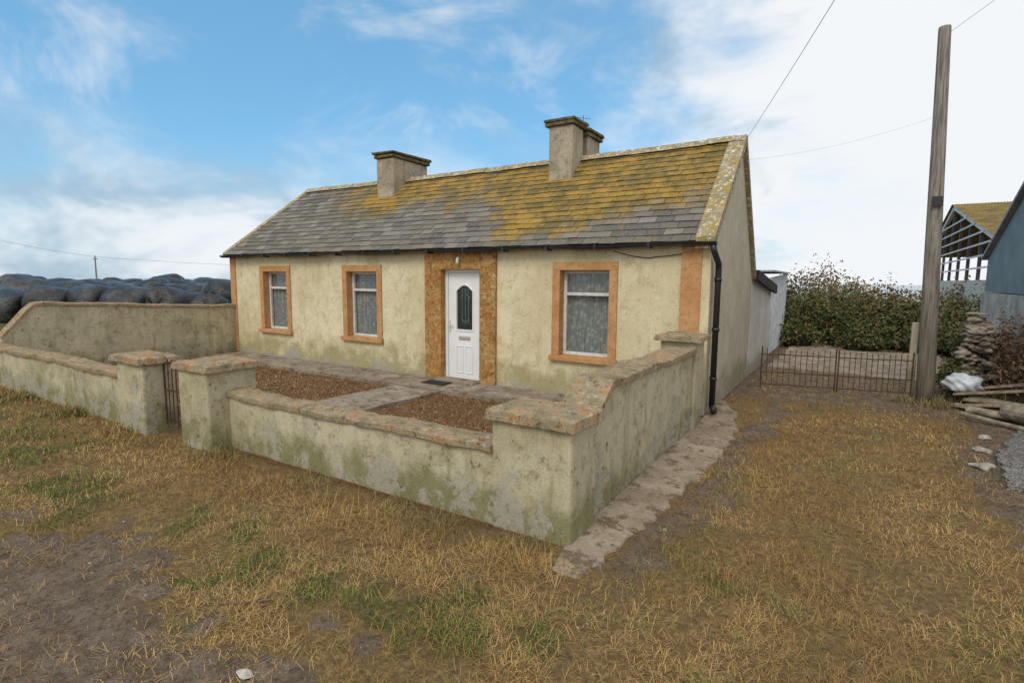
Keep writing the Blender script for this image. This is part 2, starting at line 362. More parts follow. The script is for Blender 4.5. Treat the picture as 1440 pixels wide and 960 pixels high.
# ------------------------------------------------------------------ grass
def blades(name,n,region,keep,hfun,width,tilt,mat,colfun,wt=1.0,**p):
    x=rng.uniform(region[0],region[1],n); y=rng.uniform(region[2],region[3],n)
    d=np.sqrt(x*x+y*y)
    rr=.848*x+.53*y; ff=-.53*x+.848*y
    ok=(np.abs(rr)<ff*1.0+.6)&(rng.random(n)<np.clip((3.2/np.maximum(d,.5))**wt,0,1))
    x=x[ok];y=y[ok];d=d[ok]; ok=(rng.random(len(x))<keep(x,y))
    x=x[ok]; y=y[ok]; n=len(x); d=d[ok]
    h=hfun(x,y)*rng.uniform(.35,1.25,n); az=rng.uniform(0,2*np.pi,n)+1.2*fbm(x,y,1.5,99); ti=np.clip(np.abs(rng.normal(tilt[0],tilt[1],n)),0,1.5)
    dirx=np.cos(az); diry=np.sin(az); wd=width*np.maximum(1,d/4.5)*rng.uniform(.6,1.3,n); px=-diry*wd/2; py=dirx*wd/2
    z=height(x,y)
    m1=h*.55; ex=np.sin(ti); ez=np.cos(ti); t2=np.clip(ti*1.35+.15,0,1.62)
    bx=x+dirx*m1*ex; by=y+diry*m1*ex; bz=z+m1*ez+.004
    az2=az+rng.normal(0,.5,n); cx=bx+np.cos(az2)*h*.45*np.sin(t2); cy=by+np.sin(az2)*h*.45*np.sin(t2); cz=np.maximum(bz+h*.45*np.cos(t2),z+.003)
    V=np.stack([np.stack([x-px,y-py,z-.004],1),np.stack([x+px,y+py,z-.004],1),np.stack([bx-px*.8,by-py*.8,bz],1),np.stack([bx+px*.8,by+py*.8,bz],1),np.stack([cx,cy,cz],1)],1).reshape(-1,3)
    b=np.arange(n)*5
    F=np.concatenate([np.stack([b,b+1,b+3],1),np.stack([b,b+3,b+2],1),np.stack([b+2,b+3,b+4],1)])
    c=np.repeat(colfun(x,y,n),5,axis=0)
    return new(name,arr_mesh(V,F,name,c),mat=mat,kind="stuff",**p)
def allowed(x,y):
    a=np.ones_like(x)
    a[(x>-14)&(x<-1.62)&(y>3.12)&(y<14)]=0
    a[(x>=-1.66)&(x<-1.15)&(y>3.1)&(y<9)]=.05
    a[(x>1.4)&(y>6.4)&(y<9.5)]=.1
    a[(y>12.9)&(x>-1.6)&(x<2.2)]=0
    return a
def kstraw(x,y):
    m,g_,_=zones(x,y); cl=ss(fbm(x,y,3.2,61,5),.36,.56)
    return allowed(x,y)*np.clip((1-m*1.0)*(1-.45*g_)*(.2+.8*cl)+.15*cl,0,1)
def hstraw(x,y):
    wall=np.exp(-((y-2.95)/.3)**2)*(x<-1.4); return .065+.13*wall*ss(fbm(x,y,2.2,71),.4,.6)+.04*fbm(x,y,3,72)
def cstraw(x,y,n):
    return np.stack([np.clip(rng.random(n)*.55+.6*ss(fbm(x,y,1.6,81),.35,.65)-.02,0,1),(rng.random(n)<.22)*rng.random(n)],1)
blades("dry_grass",900000,(-13.5,3.4,.6,12.5),kstraw,hstraw,.0030,(1.2,.35),M_straw,cstraw,1.35)
def kgreen(x,y):
    m,g_,_=zones(x,y); cl=ss(fbm(x,y,6.5,62),.38,.56)
    return allowed(x,y)*np.clip(g_*(.12+.88*cl)*.9+.035*cl*(1-m),0,1)
blades("green_grass",720000,(-13.5,3.4,.6,12.5),kgreen,lambda x,y:.04+.07*fbm(x,y,3,73),.0038,(.8,.4),M_green,lambda x,y,n:np.stack([rng.random(n)*.7+.3*vn(x*3,y*3,5),(rng.random(n)<.15)*.8],1),1.3)
TF=((-5.65,3.02,.16,.24),(-5.4,3.15,.12,.16),(-3.1,3.2,.2,.12),(-2.6,3.2,.2,.14),(-7.5,2.95,.12,.12),(-4.2,3.2,.2,.1),(-1.9,3.2,.2,.12),(1.2,10.6,.2,.2),(.8,10.7,.15,.15),(1.9,11.2,.3,.3),(-9,3.05,.3,.14),(-11,3.0,.4,.12))
def ktuft(x,y):
    r=0
    for (a,b,s,h) in TF: r=np.maximum(r,np.exp(-((x-a)**2+(y-b)**2)/s**2))
    return .7*r*((y<3.34)|(x>-1))
def htuft(x,y):
    r=0
    for (a,b,s,h) in TF: r=np.maximum(r,h*(((x-a)**2+(y-b)**2)<(s*2)**2))
    return r
blades("rough_grass_tufts",420000,(-12,2.4,2.6,11.6),ktuft,htuft,.0045,(.8,.4),M_tuft,lambda x,y,n:np.stack([rng.random(n),(rng.random(n)<.35)*1.0*np.where(x<-5,1,.6)],1),.2)
blades("dead_weeds",110000,(-12.9,-2.0,3.55,6.95),lambda x,y:np.where((x>-6.95)&(x<-5.75),.03,.25+.75*ss(fbm(x,y,3,91),.35,.6)),lambda x,y:.06+0*x,.006,(1.35,.2),M_mulch,lambda x,y,n:np.stack([rng.random(n),(rng.random(n)<.15)*.9],1),.3)

# pebbles
def pebble_mesh(sz,seed,sub=2):
    r=random.Random(seed); me=bpy.data.meshes.new("stone")
    bm=bmesh.new(); bmesh.ops.create_icosphere(bm,subdivisions=sub,radius=1)
    k=[Vector((r.uniform(-1,1),r.uniform(-1,1),r.uniform(-1,1))).normalized() for _ in range(9)]
    for v in bm.verts:
        d=v.co.copy(); 
        for q in k:
            t=d.dot(q); 
            if t>.72: v.co-=q*(t-.72)*.9
        v.co=Vector((v.co.x*sz[0],v.co.y*sz[1],v.co.z*sz[2]))
    bm.to_mesh(me); bm.free(); return me
M_stone=simple("field_stone",(.33,.30,.26),.9,.2,.35,14,0,.6)
M_pale=simple("pale_stone",(.46,.42,.36),.9,.2,.25,14,0,.5)
pv=[];pf=[];base=pebble_mesh((1,1,.6),3); bv=np.array([v.co[:] for v in base.vertices]); bf=np.array([p.vertices[:] for p in base.polygons]); k=0
for i in range(2600):
    x=random.uniform(-6,2.6); y=random.uniform(.8,7)
    m_,_,_=zones(np.array([x]),np.array([y]))
    if allowed(np.array([x]),np.array([y]))[0]<.04 or random.random()>m_[0]: continue
    s=random.uniform(.002,.008)*(1 if random.random()<.93 else 2); a=random.random()*6.28
    R=np.array([[math.cos(a),-math.sin(a),0],[math.sin(a),math.cos(a),0],[0,0,1]])
    v=(bv*np.array([s,s*random.uniform(.6,1),s]))@R.T+np.array([x,y,height(np.array([x]),np.array([y]))[0]+s*.2]); pv.append(v); pf.append(bf+k*len(bv)); k+=1
new("pebbles",arr_mesh(np.concatenate(pv),np.concatenate(pf),"pebbles"),mat=M_stone,kind="stuff")
for (x,y,s,mt,lab) in [(-2.36,1.37,(.06,.03,.016),M_pale,"pale flat stone lying on the mud"),(1.28,7.3,(.13,.08,.06),M_stone,"grey stone on the drive beside the gravel"),(1.38,8.0,(.10,.07,.05),M_stone,"rounded stone beside the gravel patch"),(1.5,8.6,(.07,.06,.04),M_stone,"small grey stone beside the log pile")]:
    o=new("stone",pebble_mesh(s,int(x*100),3),mat=mt,label=lab,category="stone"); o.location=(x,y,height(np.array([x]),np.array([y]))[0]+s[2]*.3)
q=MB(); hz=lambda x,y: float(height(np.array([x]),np.array([y]))[0])
q.tube([(-3.0,1.62,hz(-3.,1.62)+.01),(-2.9,1.66,hz(-2.9,1.66)+.02),(-2.78,1.80,hz(-2.78,1.8)+.015)],.006,6)
new("stick",q.mesh(),mat=simple("dry_stick",(.16,.11,.07),.9),label="short dry stick lying on the mud",category="stick")

# ------------------------------------------------------------------ cottage
FY=7.85; XR=-1.68; XL=-13.2; RY=9.72; RZ=4.12; BY=11.4; BZ=2.05; EZ=2.42
def xl(y): return XL+max(0,(y-FY))*.38
house=empty("cottage",(-7.4,9.6,0),label="single-storey cream rendered cottage with lichen-covered slate roof",category="house")
def child(name,mb,par,mat,smooth=False,bv=0,**p):
    me=mb.mesh(smooth) if isinstance(mb,MB) else mb
    o=new(name,me,mat=mat,**p); o.parent=par
    q=par; off=Vector((0,0,0))
    while q: off+=q.location; q=q.parent
    o.location=-off
    if bv: bevel(o,bv)
    return o
opens=[(-12.0,-10.86,.60,2.17),(-9.12,-7.98,.60,2.17),(-4.13,-3.02,.60,2.19),(-6.80,-5.24,0,2.40)]
wl=MB()
xsq=sorted({XL,XR}|{o[0]+.02 for o in opens}|{o[1]-.02 for o in opens}); zsq=sorted({0,EZ}|{o[2]+.02 if o[2]>0 else 0 for o in opens}|{min(o[3]-.02,EZ) for o in opens})
for i in range(len(xsq)-1):
    for j in range(len(zsq)-1):
        cx=(xsq[i]+xsq[i+1])/2; cz=(zsq[j]+zsq[j+1])/2
        if any(o[0]<cx<o[1] and o[2]<cz<o[3] for o in opens): continue
        wl.add([(xsq[i],FY,zsq[j]),(xsq[i+1],FY,zsq[j]),(xsq[i+1],FY,zsq[j+1]),(xsq[i],FY,zsq[j+1])],[(0,1,2,3)])
wl.add([(xl(BY),BY,0),(XR,BY,0),(XR,BY,BZ),(xl(BY),BY,BZ)],[(3,2,1,0)])
wl.add([(XL,FY,0),(xl(BY),BY,0),(xl(BY),BY,BZ),(xl(RY),RY,RZ),(XL,FY,EZ)],[(4,3,2,1,0)])
child("front_wall",wl,house,M_house)
gw=MB().add([(XR,FY,0),(XR,BY,0),(XR,BY,BZ),(XR,RY,RZ),(XR,FY,EZ)],[(0,1,2,3,4)])
child("gable_wall",gw,house,M_gable,label="plain stained gable wall")
# roof
OV=.14
E=Vector((0,FY-OV,EZ+.03)); R_=Vector((0,RY,RZ+.09)); sv=R_-E; Ls=sv.length; su=sv/Ls; nn=Vector((0,-su.z,su.y))
xr=XR+.06
def xle(y): return XL-.08+max(0,(y-FY))*.38
NR=17; ex=Ls/NR
vs=[];fs=[];cl_=[]
def sgm(v,a,b):
    t=max(0,min(1,(v-a)/(b-a))); return t*t*(3-2*t)
def lich(x,t):
    g=.08+.46*t
    R=sgm(x,-6.2,-5.0); edge=.08+.14*sgm(x,-4.4,-2.5)+.06*math.sin(x*2.1)
    g=g*(1-R)+R*(.32+.56*sgm(t,edge-.12,edge+.28))
    g+=.30*math.exp(-((x+4.95)/.45)**2)
    band=sgm(t,.25+.16*math.sin(x*1.3)+.10*math.sin(x*3.1),.75)*sgm(x,-11.8,-8.8)*(1-R); g+=.36*band
    g+=.28*math.exp(-((x+9.1)/.5)**2)*sgm(t,.25,.5)
    g-=.18*sgm(x,-10.2,-12)
    return max(0,min(.93,g))
for r in range(NR):
    y0=E+su*(r*ex-.02); top=E+su*min(Ls,(r+1)*ex+.05)
    off=(r%2)*.135; x=xle(y0.y)-off
    while x<xr-.25:
        wd=.27; x0=max(x,xle(y0.y)); x1=min(x+wd-.006,xr-.24)
        if x1-x0>.03:
            tl=random.uniform(-.005,.005); lf=.012+random.uniform(0,.008); dz=random.uniform(-.008,.008)
            sag=-.03*math.sin(math.pi*(x-XL)/(XR-XL))*(r/NR)
            a=y0+nn*(lf+.008)+su*dz; b=top+nn*.003
            p=[Vector((x0,a.y,a.z+sag+tl)),Vector((x1,a.y,a.z+sag-tl)),Vector((x1,b.y,b.z+sag)),Vector((x0,b.y,b.z+sag))]
            q=[v-nn*.009 for v in p[:2]]
            o=len(vs); vs+=[v[:] for v in p]+[v[:] for v in q]; fs+=[(o,o+1,o+2,o+3),(o+4,o+5,o+1,o),(o+4,o,o+3),(o+1,o+5,o+2)]
            rr=random.random()**1.2; lt=[lich((x0+x1)/2,r/NR),lich((x0+x1)/2,(r+1)/NR)]; jt=random.uniform(-.07,.07)
            cl_+=[(rr,lt[0]+jt-.03)]*2+[(rr,lt[1]+jt)]*2+[(rr*.4,0)]*2
        x+=wd
me=pm(vs,fs); a=me.color_attributes.new("tint",'FLOAT_COLOR','POINT')
for i,cq in enumerate(cl_): a.data[i].color=(cq[0],max(0,cq[1]),0,1)
roof=child("roof",me,house,M_slate,label="slate roof with yellow lichen")
ub=MB(); yE,zE=E.y,E.z; xa=xle(yE); xb=xle(RY); xc=xle(BY+.1)
ub.add([(xa,yE+.02,zE-.03),(xr-.01,yE+.02,zE-.03),(xr-.01,RY,RZ+.045),(xb,RY,RZ+.045),(xr-.01,BY+.12,BZ+.02),(xc,BY+.12,BZ+.02),(xr-.01,FY+.01,zE-.05),(xa,FY+.01,zE-.05)],[(0,1,2,3),(3,2,4,5),(0,7,6,1)])
child("roof_deck",ub,roof,simple("dark_slate",(.09,.085,.08),.9,.2))
def slab(mb,x0f,x1f,ya,za,yb,zb,t0,t1,n=10):
    for i in range(n):
        (y0,z0),(y1,z1)=[(ya+(yb-ya)*k,za+(zb-za)*k) for k in (i/n,(i+1)/n)]
        vs=[(x0f(y0),y0,z0+t0),(x1f(y0),y0,z0+t0),(x1f(y1),y1,z1+t0),(x0f(y1),y1,z1+t0),(x0f(y0),y0,z0+t1),(x1f(y0),y0,z0+t1),(x1f(y1),y1,z1+t1),(x0f(y1),y1,z1+t1)]
        mb.add(vs,[(3,2,1,0),(4,5,6,7),(0,1,5,4),(1,2,6,5),(2,3,7,6),(3,0,4,7)])
def prism(mb,xa0,xb0,pts,t0,t1):
    n=len(pts); vs=[]
    for (y,z) in pts: vs+=[(xa0(y),y,z+t0),(xb0(y),y,z+t0),(xb0(y),y,z+t1),(xa0(y),y,z+t1)]
    fs=[(0,1,2,3),(4*n-1,4*n-2,4*n-3,4*n-4)]
    for i in range(n-1):
        for k in range(4): fs.append((4*i+k,4*i+4+k,4*i+4+(k+1)%4,4*i+(k+1)%4))
    mb.add(vs,fs)
vg=MB(); prism(vg,lambda y:xr-.25,lambda y:xr+.01,[(E.y-.01,E.z),(RY,RZ+.09),(BY+.1,BZ)],-.10,.055)
child("verge",vg,roof,M_verge,label="pale cement verge speckled with lichen")
vg=MB(); prism(vg,lambda y:xle(y)-.01,lambda y:xle(y)+.14,[(E.y,E.z),(RY,RZ+.09)],-.08,.05)
child("verge",vg,roof,M_verge)
rg=MB(); xx=xle(RY); sg=lambda q:-.03*math.sin(math.pi*(q-XL)/(XR-XL))
while xx<xr:
    x2=min(xx+.45,xr); zt=RZ+.15+random.uniform(-.008,.008)
    vs=[(xx,RY-.14,zt-.11+sg(xx)),(xx,RY-.02,zt+sg(xx)),(xx,RY+.02,zt+sg(xx)),(xx,RY+.14,zt-.11+sg(xx)),(x2-.004,RY-.14,zt-.11+sg(x2)),(x2-.004,RY-.02,zt+sg(x2)),(x2-.004,RY+.02,zt+sg(x2)),(x2-.004,RY+.14,zt-.11+sg(x2))]
    rg.add(vs,[(0,4,5,1),(1,5,6,2),(2,6,7,3),(0,1,2,3),(7,6,5,4)]); xx=x2
child("ridge_tiles",rg,roof,M_verge)
def chimney(x0,x1,y0,y1,zt,pots,lab):
    b=MB(); b.box(x0,x1,y0,y1,3.2,zt-.13,.012); c=child("chimney",b,roof,M_chim,bv=.02,label=lab)
    k=MB(); k.box(x0-.05,x1+.05,y0-.05,y1+.05,zt-.13,zt-.06,.010); k.box(x0-.08,x1+.08,y0-.08,y1+.08,zt-.058,zt,.016)
    for (px,py,h) in pots: k.tube([(px,py,zt-.02),(px,py,zt+h)],.075,12)
    kk=k.mesh(); c.data.materials.append(M_moss)
    bm=bmesh.new(); bm.from_mesh(c.data); nf=len(bm.faces); bm.from_mesh(kk); bm.faces.ensure_lookup_table()
    for fc in bm.faces[nf:]: fc.material_index=1
    bm.to_mesh(c.data); bm.free()
    return c
chimney(-9.45,-8.93,9.2,10.35,4.74,[(-9.2,9.95,.06),(-9.2,10.15,.05)],"low chimney stack with dark capping")
chimney(-4.99,-4.50,9.2,9.70,4.84,[],"tall rendered chimney stack with mossy capping")
chimney(-4.93,-4.47,9.82,10.4,4.76,[],"second chimney stack joined behind the first")
ae=MB(); ax,ay=-4.55,9.76; ae.tube([(ax,ay,4.5),(ax,ay,5.0)],.006,6); ae.tube([(ax-.12,ay-.07,4.97),(ax+.12,ay+.07,4.93)],.003,6)
for i in range(5):
    q=-.10+i*.05; l=.06; ae.tube([(ax+q-.03,ay+q*.5+l,4.95),(ax+q+.03,ay+q*.5-l,4.95)],.0025,5)
child("television_aerial",ae,house,M_rust)
# gutter + downpipe
gt=MB(); n=10; gy=E.y-.03; gz=E.z-.02; r0=.055; vs=[];fs=[]
NG=24
for i in range(NG+1):
    x=XL-.1+(XR+.1-(XL-.1))*i/NG; dz=-.016*math.sin(i*1.3)
    for k in range(n+1):
        an=math.pi+math.pi*k/n; vs.append((x,gy+r0*math.cos(an),gz+dz+r0*math.sin(an)))
for i in range(NG):
    for k in range(n): a=i*(n+1)+k; fs.append((a,a+1,a+n+2,a+n+1))
gt.add(vs,fs); gt.add([vs[k] for k in range(n+1)],[tuple(range(n+1))]); gt.add([vs[-n-1+k] for k in range(n+1)],[tuple(range(n+1))])
for i in range(1,14): 
    x=XL+(XR-XL)*i/14; gt.box(x-.02,x+.02,gy-r0-.006,gy+r0+.06,gz-r0-.012,gz+.008)
child("gutter",gt,house,M_dark)
dp=MB(); X0=XR+.07
dp.tube([(X0-.02,gy,gz-.04),(X0,gy+.02,gz-.14),(X0+.01,FY+.1,gz-.28),(X0+.01,FY+.12,gz-.4),(X0+.01,FY+.12,.12)],.042,12)
dp.tube([(X0+.01,FY+.12,.14),(X0+.06,FY+.06,.05)],.045,12)
for z in (.5,1.2,1.9): dp.tube([(X0+.01,FY+.12,z),(X0+.01,FY+.12,z+.05)],.052,12)
child("downpipe",dp,house,M_dark,smooth=True)
cb=MB(); cb.tube([(-3.1+i*.11,FY-.02,2.34-.10*math.sin(math.pi*i/11)*(1 if i<6 else .8)-.02*(i/11)) for i in range(12)],.006,5); child("wall_cable",cb,house,M_dark)
q=MB(); q.box(-2.08,-1.80,FY-.025,FY+.01,.06,EZ-.04); child("corner_band",q,house,M_or,label="peeling orange painted corner band")
q=MB(); q.box(XL-.01,XL+.2,FY-.025,FY+.01,.06,EZ-.04); child("corner_band",q,house,M_or)
ox0,ox1,oz=-6.82,-5.22,2.40; ix0,ix1,iz=-6.43,-5.56,2.08
vs=[(x,FY-.05,z) for x,z in ((ox0,0),(ix0,0),(ix0,iz),(ix1,iz),(ix1,0),(ox1,0),(ox1,oz-.01),(ox0,oz-.01))]; vs+=[(v[0],FY+.28,v[2]) for v in vs]
q=MB().add(vs,[(0,1,2,7),(7,2,3,6),(3,4,5,6),(8,15,10,9),(15,14,11,10),(11,14,13,12),(1,9,10,2),(2,10,11,3),(3,11,12,4),(0,7,15,8),(7,6,14,15),(6,5,13,14)])
child("door_surround",q,house,M_quoin,label="rough ochre stone-effect band around the door")
# door
door=empty("door",(0,0,0)); door.parent=house; door.location=Vector((-6,8,0))-house.location
YD=FY+.08
fr=MB(); fr.box(ix0,ix0+.06,YD,YD+.07,.05,iz); fr.box(ix1-.06,ix1,YD,YD+.07,.05,iz); fr.box(ix0+.06,ix1-.06,YD,YD+.07,iz-.06,iz)
child("frame",fr,door,M_upvc,bv=.004)
dx0,dx1,dz0,dz1=ix0+.065,ix1-.065,.06,iz-.065; xm=(dx0+dx1)/2
lf=MB(); YL=YD+.022
gx0,gx1,gz0,gz1=xm-.18,xm+.18,.98,1.68
lf.box(dx0,gx0,YL,YL+.045,dz0,dz1); lf.box(gx1,dx1,YL,YL+.045,dz0,dz1); lf.box(gx0,gx1,YL,YL+.045,dz0,gz0); lf.box(gx0,gx1,YL,YL+.045,gz1+.11,dz1)
N=10
for i in range(N):
    a0=gx0+(gx1-gx0)*i/N; a1=gx0+(gx1-gx0)*(i+1)/N; hh=lambda x:gz1+.10*math.cos((x-xm)/(gx1-gx0)*math.pi)
    vs=[(a0,YL,hh(a0)),(a1,YL,hh(a1)),(a1,YL,gz1+.11),(a0,YL,gz1+.11),(a0,YL+.045,hh(a0)),(a1,YL+.045,hh(a1)),(a1,YL+.045,gz1+.11),(a0,YL+.045,gz1+.11)]
    lf.add(vs,[(0,1,2,3),(7,6,5,4),(1,0,4,5)])
lf.box(gx0-.03,gx0,YL-.014,YL,gz0-.03,gz1+.0); lf.box(gx1,gx1+.03,YL-.014,YL,gz0-.03,gz1+.0); lf.box(gx0,gx1,YL-.014,YL,gz0-.03,gz0)
lf.tube([(gx0-.015,YL-.004,gz1)]+[(gx0+(gx1-gx0)*i/10,YL-.004,gz1+.015+.105*math.cos((i/10-.5)*math.pi)) for i in range(11)]+[(gx1+.015,YL-.004,gz1)],.014,6)
for (a0,a1) in ((xm-.19,xm-.02),(xm+.02,xm+.19)):
    b0,b1=.17,.68
    lf.box(a0,a0+.018,YL-.012,YL,b0,b1); lf.box(a1-.018,a1,YL-.012,YL,b0,b1); lf.box(a0+.018,a1-.018,YL-.012,YL,b0,b0+.018); lf.box(a0+.018,a1-.018,YL-.012,YL,b1-.018,b1)
    lf.box(a0+.045,a1-.045,YL-.008,YL,b0+.05,b1-.05)
child("door_leaf",lf,door,M_upvc,bv=.003,label="white door leaf with arched glazed panel")
dg=MB(); dg.box(gx0-.005,gx1+.005,YL+.02,YL+.028,gz0-.01,gz1+.11); M_dg=simple("dark_door_glass",(.03,.035,.04),.12,.6,.3,20,0,0); child("glass_pane",dg,door,M_dg)
dg=MB()
for i in range(-1,2): dg.tube([(xm+i*.07,YL+.018,gz0+.1),(xm+i*.07,YL+.018,gz1+.06)],.004,5)
dg.tube([(xm-.1,YL+.018,gz0+.2),(xm,YL+.018,gz0+.13),(xm+.1,YL+.018,gz0+.2)],.004,5); dg.tube([(xm-.1,YL+.018,gz1-.12),(xm,YL+.018,gz1-.03),(xm+.1,YL+.018,gz1-.12)],.004,5)
child("leaded_strips",dg,door,simple("lead",(.25,.25,.26),.5,.4))
ha=MB(); ha.box(dx0+.02,dx0+.05,YL-.012,YL,.92,1.14); ha.tube([(dx0+.035,YL-.01,1.05),(dx0+.035,YL-.05,1.05),(dx0+.13,YL-.05,1.05)],.009,8)
child("handle",ha,door,simple("white_metal",(.6,.6,.6),.3,.5,.05)) 
lp=MB(); lp.box(xm-.13,xm+.13,YL-.012,YL,.79,.86); lp.box(xm-.10,xm+.10,YL-.018,YL-.012,.805,.845); child("letter_plate",lp,door,simple("pale_brass",(.42,.38,.30),.4,.5,.1),bv=.003)
stp=MB(); stp.box(ix0-.02,ix1+.02,FY-.28,FY+.08,.04,.075); child("doorstep",stp,house,M_conc,bv=.01)
th_=MB(); th_.box(ix0,ix1,FY+.08,FY+.25,.0,.055); th_.box(ix0,ix1,YL+.08,YL+.09,.055,iz); child("hall_backing",th_,house,M_int)
mt=MB(); mt.box(-6.45,-5.95,FY-.60,FY-.32,.052,.066); o=new("door_mat",mt.mesh(),mat=simple("black_rubber",(.03,.03,.032),.9,.2),label="black rubber mat before the front door",category="door mat")
la=MB(); la.tube([(-6.0,FY-.052,2.27),(-6.0,FY-.10,2.27)],.025,10); la.tube([(-6.0,FY-.1,2.28),(-6.0,FY-.11,2.22),(-6.0,FY-.11,2.16)],.022,10,.035); child("wall_lamp",la,house,M_oldw,smooth=True)
# windows
for wi,(a0,a1,b0,b1) in enumerate(opens[:3]):
    wn=empty("window"); wn.parent=house; wn.location=Vector(((a0+a1)/2,FY,b0))-house.location
    t=.135; q=MB(); d0=FY-.03; d1=FY+.26
    q.box(a0,a0+t,d0,d1,b0+.09,b1-t); q.box(a1-t,a1,d0,d1,b0+.09,b1-t); q.box(a0,a1,d0,d1,b1-t,b1)
    child("surround",q,wn,M_or,bv=.008)
    q=MB(); q.box(a0-.03,a1+.03,FY-.08,FY+.24,b0,b0+.088); child("sill",q,wn,M_or,bv=.01)
    i0,i1,j0,j1=a0+t,a1-t,b0+.09,b1-t; yf=FY+.13; w_=.05
    q=MB(); q.box(i0,i0+w_,yf,yf+.06,j0,j1); q.box(i1-w_,i1,yf,yf+.06,j0,j1); q.box(i0+w_,i1-w_,yf,yf+.06,j0,j0+w_); q.box(i0+w_,i1-w_,yf,yf+.06,j1-w_,j1)
    tz=j1-.40; q.box(i0+w_,i1-w_,yf-.006,yf+.05,tz,tz+.05)
    child("frame",q,wn,M_oldw,bv=.004)
    q=MB(); 
    for (c0,c1) in ((j0+w_,tz),(tz+.05,j1-w_)): q.add([(i0+w_,yf+.03,c0),(i1-w_,yf+.03,c0),(i1-w_,yf+.03,c1),(i0+w_,yf+.03,c1)],[(0,1,2,3)])
    child("glass_pane",q,wn,M_glass)
    vs=[];fs=[]; n=80
    for i in range(n+1):
        x=i0+.01+(i1-i0-.02)*i/n; y=yf+.09+.016*math.sin(i*.9+wi)+.008*math.sin(i*2.3); vs+=[(x,y,j0),(x+.004*math.sin(i),y,j1)]
    for i in range(n): fs.append((2*i,2*i+2,2*i+3,2*i+1))
    child("curtain",pm(vs,fs,smooth=True),wn,M_lace)
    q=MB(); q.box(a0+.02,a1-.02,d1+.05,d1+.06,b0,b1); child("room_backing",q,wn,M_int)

# rear outbuilding
ob=empty("outbuilding",(-3,13,0),label="low whitewashed outbuilding with dark roof behind the cottage",category="outbuilding")
q=MB(); x0,x1=-5.5,XR+.0; ya,yb=BY+.02,14.6
q.add([(x1,ya,0),(x1,yb,0),(x1,yb,1.75),(x1,ya,2.0),(x0,yb,0),(x0,yb,1.75),(x0,ya,0),(x0,ya,2.0)],[(0,1,2,3),(1,4,5,2),(4,6,7,5)])
child("wall",q,ob,M_white)
q=MB(); slab(q,lambda y:x0,lambda y:x1+.05,BY+.13,2.03,yb+.1,1.72,.0,.10,1); slab(q,lambda y:x1+.05,lambda y:x1+.12,BY+.13,1.93,yb+.1,1.62,.0,.20,1); child("roof",q,ob,simple("black_felt",(.03,.03,.03),.8,.3))
ob2=empty("corrugated_shed",(-2,18,0),label="small white corrugated lean-to shed",category="shed")
q=MB(); vs=[];fs=[]
for i in range(81):
    y0=15.2+i*.05; x_=XR-.15+.06*(i%2); vs+=[(x_,y0,0),(x_,y0,2.0+i*.002)]
for i in range(80): fs.append((2*i,2*i+2,2*i+3,2*i+1))
q.add(vs,fs); q.box(-4,XR-.16,15.2,19.2,0,1.98)
child("wall",q,ob2,simple("white_sheeting",(.55,.58,.6),.6,.3)); q=MB(); q.box(-4.1,XR-.02,15.1,19.3,2.16,2.2); child("roof",q,ob2,simple("grey_sheeting",(.4,.42,.43),.6,.3))

# ------------------------------------------------------------------ boundary walls
def wallrun(name,axis,a,b,c0,c1,top,mat,lab,cop_t=.07,cop_o=.04,n=None,base=-.1):
    o=empty(name,((a+b)/2,(c0+c1)/2,0) if axis=='x' else ((c0+c1)/2,(a+b)/2,0),label=lab,category="wall")
    n=n or max(2,int(abs(b-a)/.13)); vs=[];fs=[]; cv=[];cf=[]
    for i in range(n+1):
        s=a+(b-a)*i/n; z=top(s)-cop_t+.012*math.sin(s*1.7)+.006*math.sin(s*5.1); j=random.uniform(-.006,.006); k=random.uniform(-.008,.008)
        P=lambda u,zz:(s,u,zz) if axis=='x' else (u,s,zz)
        vs+=[P(c0+j,base),P(c0+j,z),P(c1+k,z),P(c1+k,base)]
        j=random.uniform(-.014,.010)+(.02 if random.random()<.08 else 0);k=random.uniform(-.010,.008)
        cv+=[P(c0-cop_o+j,z-.002+random.uniform(-.006,.001)),P(c0-cop_o+j,z+cop_t*.75+k),P((c0+c1)/2,z+cop_t+k),P(c1+cop_o+j,z+cop_t*.75+k),P(c1+cop_o+j,z-.002)]
    fl=(axis=='y')
    for i in range(n):
        for k in range(3):
            f_=(4*i+k,4*i+k+1,4*i+k+5,4*i+k+4); fs.append(f_ if fl==False else f_[::-1])
        for k in range(5):
            f_=(5*i+k,5*i+(k+1)%5,5*i+5+(k+1)%5,5*i+5+k); cf.append(f_ if not fl else f_[::-1])
    fs+=[(0,1,2,3),(4*n,4*n+3,4*n+2,4*n+1)]; cf+=[(0,1,2,3,4),(5*n+4,5*n+3,5*n+2,5*n+1,5*n)]
    child("wall_face",pm(vs,fs),o,mat); child("coping",pm(cv,cf),o,M_cop,bv=.006)
    return o
wallrun("front_boundary_wall",'x',-5.86,-2.27,3.38,3.60,lambda s:.64,M_bwall,"low mossy rendered wall with lichened coping by the corner pillar")
wallrun("front_boundary_wall",'x',-15.5,-7.8,3.15,3.37,lambda s:.69,M_bwall,"low weathered rendered wall running up to the gate pillar")
wallrun("side_boundary_wall",'y',3.8,6.97,-1.93,-1.65,lambda s:.84+min(1,max(0,(s-3.82)/.36))*.25,M_bwall,"rendered side wall with sloping coping beside the drive",cop_t=.085)
wallrun("yard_boundary_wall",'y',3.38,7.84,-13.3,-13.08,lambda s:.80+.60*min(1,max(0,(s-3.38)/.5))-.045*(s-3.9),M_bwall,"stained rendered wall closing the yard end",cop_o=.03)
